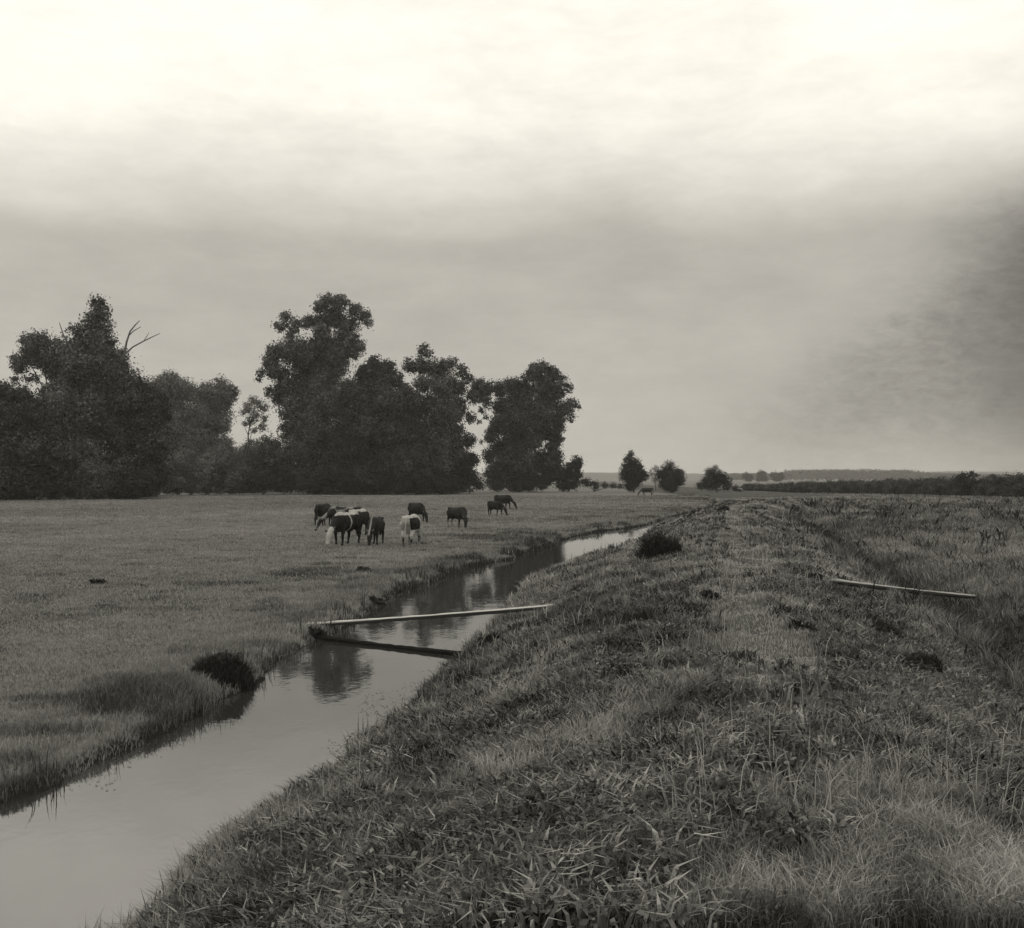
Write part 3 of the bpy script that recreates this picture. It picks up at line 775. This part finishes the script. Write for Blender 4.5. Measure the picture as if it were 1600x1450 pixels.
def floating_weed():
    y = rng.uniform(10, 34, 10000); x = stream_x(y) + rng.uniform(-1, 1, len(y)) * (stream_w(y) + .2)
    s, hw = coords(x, y)
    e = np.abs(s) / np.maximum(hw, .1)
    k = rng.random(len(y)) < sst(fbm(x, y * .5, .9, 211) + .45 * e - .36, .46, .62) * (1 if True else 0)
    x, y = x[k], y[k]; n = len(x)
    r = rng.uniform(.004, .014, n); a = rng.uniform(0, 6.28, n)
    V = []
    for j in range(5):
        V.append(np.stack([x + r * np.cos(a + j * 1.2566) * 1.2, y + r * np.sin(a + j * 1.2566), np.full(n, WATER + .004) + rng.uniform(0, .004, n)], -1))
    V = np.stack(V, 1).reshape(-1, 3)
    tag(link("floating_weed", np_mesh("floating_weed", V, np.arange(n * 5).reshape(n, 5), M_REED, np.repeat(.6 + rng.normal(0, .2, n), 5))),
        "small floating leaves scattered on the stream near its banks", "water weed", kind='stuff')
floating_weed()

# ------------------------------------------------------------------ plank and pole
def beam(name, a, b, w, t, mat, label, cat, round_=False):
    d = b - a; L = d.length
    root_rot = d.to_track_quat('X', 'Z')
    bm = bmesh.new(); n = 26; sides = 8
    rings = []
    for i in range(n + 1):
        u = i / n; x = u * L
        sag = -.02 * math.sin(math.pi * u) + random.gauss(0, .003)
        ww = w * (1 + .06 * math.sin(u * 9 + 1) + random.gauss(0, .015)); tt = t * (1 + random.gauss(0, .03))
        ring = []
        for k in range(sides):
            an = 2 * math.pi * (k + .5) / sides
            ex = 1.0 if round_ else .35
            cy = math.copysign(abs(math.cos(an)) ** ex, math.cos(an)); cz = math.copysign(abs(math.sin(an)) ** ex, math.sin(an))
            ring.append(bm.verts.new((x, cy * ww / 2, cz * tt / 2 + sag)))
        rings.append(ring)
    for i in range(n):
        for k in range(sides):
            bm.faces.new((rings[i][k], rings[i][(k + 1) % sides], rings[i + 1][(k + 1) % sides], rings[i + 1][k]))
    bm.faces.new(rings[0][::-1]); bm.faces.new(rings[-1])
    bmesh.ops.recalc_face_normals(bm, faces=bm.faces)
    me = bpy.data.meshes.new(name); bm.to_mesh(me); bm.free(); me.materials.append(mat)
    o = link(name, me); o.location = a; o.rotation_mode = 'QUATERNION'; o.rotation_quaternion = root_rot
    return tag(o, label, cat)
pa = P(482, 976, 20.3); pb = P(912, 943, 19.4)
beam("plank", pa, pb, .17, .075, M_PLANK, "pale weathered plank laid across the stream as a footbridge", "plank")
def sight(px, py, clear):      # where the line of sight comes within clear of the ground
    d = 5.0
    while d < 200:
        p = P(px, py, d)
        if p.z <= float(height(np.array([p.x]), np.array([d]))[0]) + clear: return p
        d += .02
qa = sight(1303, 908, .13); qb = sight(1520, 932, .22)
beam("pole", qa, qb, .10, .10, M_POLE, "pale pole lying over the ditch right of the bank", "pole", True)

sa = P(506, 998, 19.3); sb = P(722, 1027, 17.55)  # added bar, stands in for the plank's dark reflection
sa.z = WATER + .035; sb.z = WATER + .03
M_REFL = rough_mat("reflection_dark", .006, .016, 3, (.4, 6, 6))
for n_ in M_REFL.node_tree.nodes:
    if n_.type == 'BSDF_PRINCIPLED': n_.inputs['Specular IOR Level'].default_value = .05; n_.inputs['Roughness'].default_value = .95
beam("reflection_pole", sa, sb, .10, .10, M_REFL, "dark wet pole lying low in the stream below the plank", "pole", True)

# ------------------------------------------------------------------ cows
def ball(bm, c, r, seg=14):
    m = Matrix.Translation(c) @ Matrix.Diagonal((*(r if hasattr(r, '__len__') else (r, r, r)), 1))
    bmesh.ops.create_icosphere(bm, subdivisions=2, radius=1, matrix=m)
def chain(bm, pts):
    for (a, ra), (b, rb) in zip(pts[:-1], pts[1:]):
        a = Vector(a); b = Vector(b); L = (b - a).length
        n = max(2, int(L / (min(ra, rb) * .45)) + 1)
        for i in range(n + 1):
            t = i / n; ball(bm, a.lerp(b, t), ra + (rb - ra) * t)
def cow_mesh(name, turn=0.0, stride=0.0):
    bm = bmesh.new()
    for c, r in (((.42, 0, .92), (.36, .25, .38)), ((.08, 0, .88), (.56, .30, .37)), ((-.35, 0, .92), (.42, .28, .34)), ((-.64, 0, 1.04), (.28, .22, .24)), ((-.80, 0, 1.12), (.12, .13, .12)),
                 ((.60, 0, 1.10), (.26, .10, .18)), ((-.10, 0, 1.19), (.80, .07, .07)), ((-.52, .2, 1.19), (.09, .06, .06)), ((-.52, -.2, 1.19), (.09, .06, .06)), ((-.82, .1, 1.14), (.06, .05, .05)), ((-.82, -.1, 1.14), (.06, .05, .05)),
                 ((-.42, 0, .60), (.15, .11, .10)), ((.60, 0, .70), (.13, .12, .2))):
        ball(bm, Vector(c), r)
    ty = math.sin(turn)
    hx = 1.20
    poll = (hx, ty * .32, .60); jaw = (hx + .12, ty * .40, .42); muz = (hx + .24, ty * .5, .12)
    chain(bm, [((.64, 0, .98), .22), ((.88, ty * .12, .84), .145), ((1.06, ty * .26, .70), .105), (poll, .105)])
    chain(bm, [(poll, .10), (jaw, .108), ((hx + .2, ty * .47, .22), .066), (muz, .074)])
    for s in (-1, 1):
        chain(bm, [((poll[0] - .02, poll[1] + s * .08, poll[2] + .02), .03), ((poll[0] - .03, poll[1] + s * .16, poll[2] + .0), .04), ((poll[0] - .04, poll[1] + s * .23, poll[2] - .04), .024)])
        st = stride * s
        chain(bm, [((.50, s * .15, .74), .11), ((.52 + st * .1, s * .16, .42), .055), ((.50 + st * .16, s * .16, .10), .036), ((.53 + st * .17, s * .16, .045), .05)])
        chain(bm, [((-.62, s * .13, .92), .165), ((-.52 - st * .05, s * .16, .66), .105), ((-.75 - st * .12, s * .16, .46), .056), ((-.69 - st * .16, s * .16, .12), .038), ((-.66 - st * .16, s * .16, .045), .052)])
    chain(bm, [((-.88, 0, 1.14), .05), ((-.95, 0, .95), .032), ((-.94, .02, .6), .03), ((-.93, .03, .42), .05)])
    me = bpy.data.meshes.new(name); bm.to_mesh(me); bm.free()
    o = bpy.data.objects.new("temp_body", me); COL.objects.link(o)
    r = o.modifiers.new("r", 'REMESH'); r.mode = 'VOXEL'; r.voxel_size = .02
    s = o.modifiers.new("s", 'SMOOTH'); s.factor = .5; s.iterations = 4
    dg = bpy.context.evaluated_depsgraph_get()
    m2 = bpy.data.meshes.new_from_object(o.evaluated_get(dg)); m2.name = name
    bpy.data.objects.remove(o); bpy.data.meshes.remove(me)
    m2.polygons.foreach_set('use_smooth', np.full(len(m2.polygons), True))
    return m2, poll
def coat_mat(name, darkv, palev):
    m, t, o = new_mat(name)
    at = t.node('ShaderNodeAttribute', attribute_name='coat')
    tc = t.node('ShaderNodeTexCoord')
    nz = t.noise(tc.outputs['Object'], 5, 5, .6)
    v = t.m('ADD', at.outputs['Fac'], t.m('MULTIPLY', t.m('SUBTRACT', nz, .5), .5))
    v = t.step(v, .42, .58)
    fine = t.noise(tc.outputs['Object'], 30, 3, .6)
    c = t.mix(v, tint(darkv), tint(palev))
    c = t.mix(t.m('MULTIPLY', fine, .5), c, tint(.02 + darkv * .5), 'MIX')
    b = t.node('ShaderNodeBsdfPrincipled'); t.l.new(c, b.inputs['Base Color']); b.inputs['Roughness'].default_value = .85; b.inputs['Specular IOR Level'].default_value = .1
    t.l.new(b.outputs[0], o.inputs[0]); return m
M_COAT = coat_mat("cow_coat", .012, .42)
M_COAT_B = coat_mat("brown_cow_coat", .016, .24)
BODIES = [cow_mesh("cow_body", 0, .6), cow_mesh("cow_body_turned", .8, -.5), cow_mesh("cow_body_other", -.8, .3)]
def horn_mesh():
    V, Fc = tube_mesh([[(Vector((0, 0, 0)), .028), (Vector((0, .05, .02)), .022), (Vector((.02, .09, .06)), .015), (Vector((.04, .10, .10)), .006)]], 7)
    return np_mesh("horn", V, Fc, M_HORN, smooth=True)
HORN = horn_mesh()
GC = "cattle grazing on the meadow"
def cow(px, fy, heading, variant, pattern, label, mat=None, scale=1.0):
    d = EYE * F / (fy - HZ)
    x = (px - 800) / F * d
    z = float(height(np.array([x]), np.array([d]))[0])
    me0, poll = BODIES[variant]
    me = me0.copy(); n = len(me.vertices)
    co = np.empty(n * 3, np.float32); me.vertices.foreach_get('co', co); co = co.reshape(-1, 3)
    a = me.attributes.new('coat', 'FLOAT', 'POINT')
    a.data.foreach_set('value', np.ascontiguousarray(np.clip(np.where((co[:, 0] > 1.08) & (np.abs(co[:, 1] - poll[1]) > .13) & (co[:, 2] > .5), 0, pattern(co[:, 0], co[:, 1], co[:, 2])), 0, 1), np.float32))
    me.materials.clear(); me.materials.append(mat or M_COAT)
    o = link("cow", me); tag(o, label, "cow", GC)
    o.location = (x, d, z - .01); o.rotation_euler = (0, 0, R(heading)); o.scale = (scale, scale * 1.12, scale * .98)
    for s in (1, -1):
        h = bpy.data.objects.new("horn", HORN); COL.objects.link(h); h.parent = o
        h.location = (poll[0] - .04, poll[1] + s * .05, poll[2] + .075); h.scale = (1, s, 1)
    return o
solid = lambda x, y, z: x * 0
top_white = lambda zz, k=4: (lambda x, y, z: (z - zz) * k + .5)
roan = lambda x, y, z: .45 + .35 * np.sin(x * 7) * np.cos(z * 6 + 1)
cow(506, 822, 78, 0, solid, "dark brown cow seen from behind, leftmost of the herd", M_COAT_B)
cow(540, 831, 184, 1, roan, "mottled brown cow broadside, mostly hidden behind the white backed cow", M_COAT_B)
cow(540, 852, 252, 0, lambda x, y, z: np.maximum(np.maximum((z - 1.16) * 5 + .5, (x - 1.16) * 6 + .5), .9 - 9 * np.abs(x - .12) - .0) , "large dark cow with white back, flank band and face, at the herd's front left", M_COAT, 1.06)
cow(561, 838, 75, 0, top_white(1.15, 5), "dark cow with a white back, tucked behind the two nearest dark cows", M_COAT)
cow(587, 852, 266, 0, lambda x, y, z: .8 - 9 * np.abs(y + .03) - (z < .5) * .6 , "dark cow facing the viewer head down, left of the white cow", M_COAT_B, .9)
cow(643, 855, 82, 1, lambda x, y, z: np.where((y < -.12) & (y > -.4) & (z > .7) & (z < 1.16) & (x < .3), .05, .95) - (z < .42) * .45, "white cow with a dark side patch, seen from behind", M_COAT)
cow(651, 817, -58, 0, solid, "dark cow just beyond the white cow", M_COAT, .95)
cow(714, 826, -52, 2, lambda x, y, z: .25 + .5 * (x < -.6) + .2 * (z > 1.2), "brown cow with pale hindquarters, alone right of the white cow", M_COAT_B, .92)
cow(774, 807, -48, 0, solid, "dark cow in the far right pair, the nearer one", M_COAT, .85)
cow(786, 797, -38, 0, solid, "dark cow in the far right pair, the farther one", M_COAT)
cow(1011, 775, 182, 1, lambda x, y, z: (z - 1.2) * 3 + .35, "tiny far cow beside the small trees right of the wood", M_COAT_B)
for m, _ in BODIES: bpy.data.meshes.remove(m)

# ------------------------------------------------------------------ haze
def haze():
    bm = bmesh.new(); bmesh.ops.create_cube(bm, size=1)
    me = bpy.data.meshes.new("haze"); bm.to_mesh(me); bm.free()
    o = link("haze", me)
    z0, z1 = -2.2, 44
    o.location = (0, 1080, (z0 + z1) / 2); o.scale = (4700, 2260, z1 - z0)
    m, t, out_ = new_mat("haze_air")
    v = t.node('ShaderNodeVolumePrincipled')
    v.inputs['Color'].default_value = (1, .985, .94, 1); v.inputs['Density'].default_value = .00024
    t.l.new(v.outputs[0], out_.inputs['Volume'])
    me.materials.append(m)
    tag(o, kind='stuff')
haze()
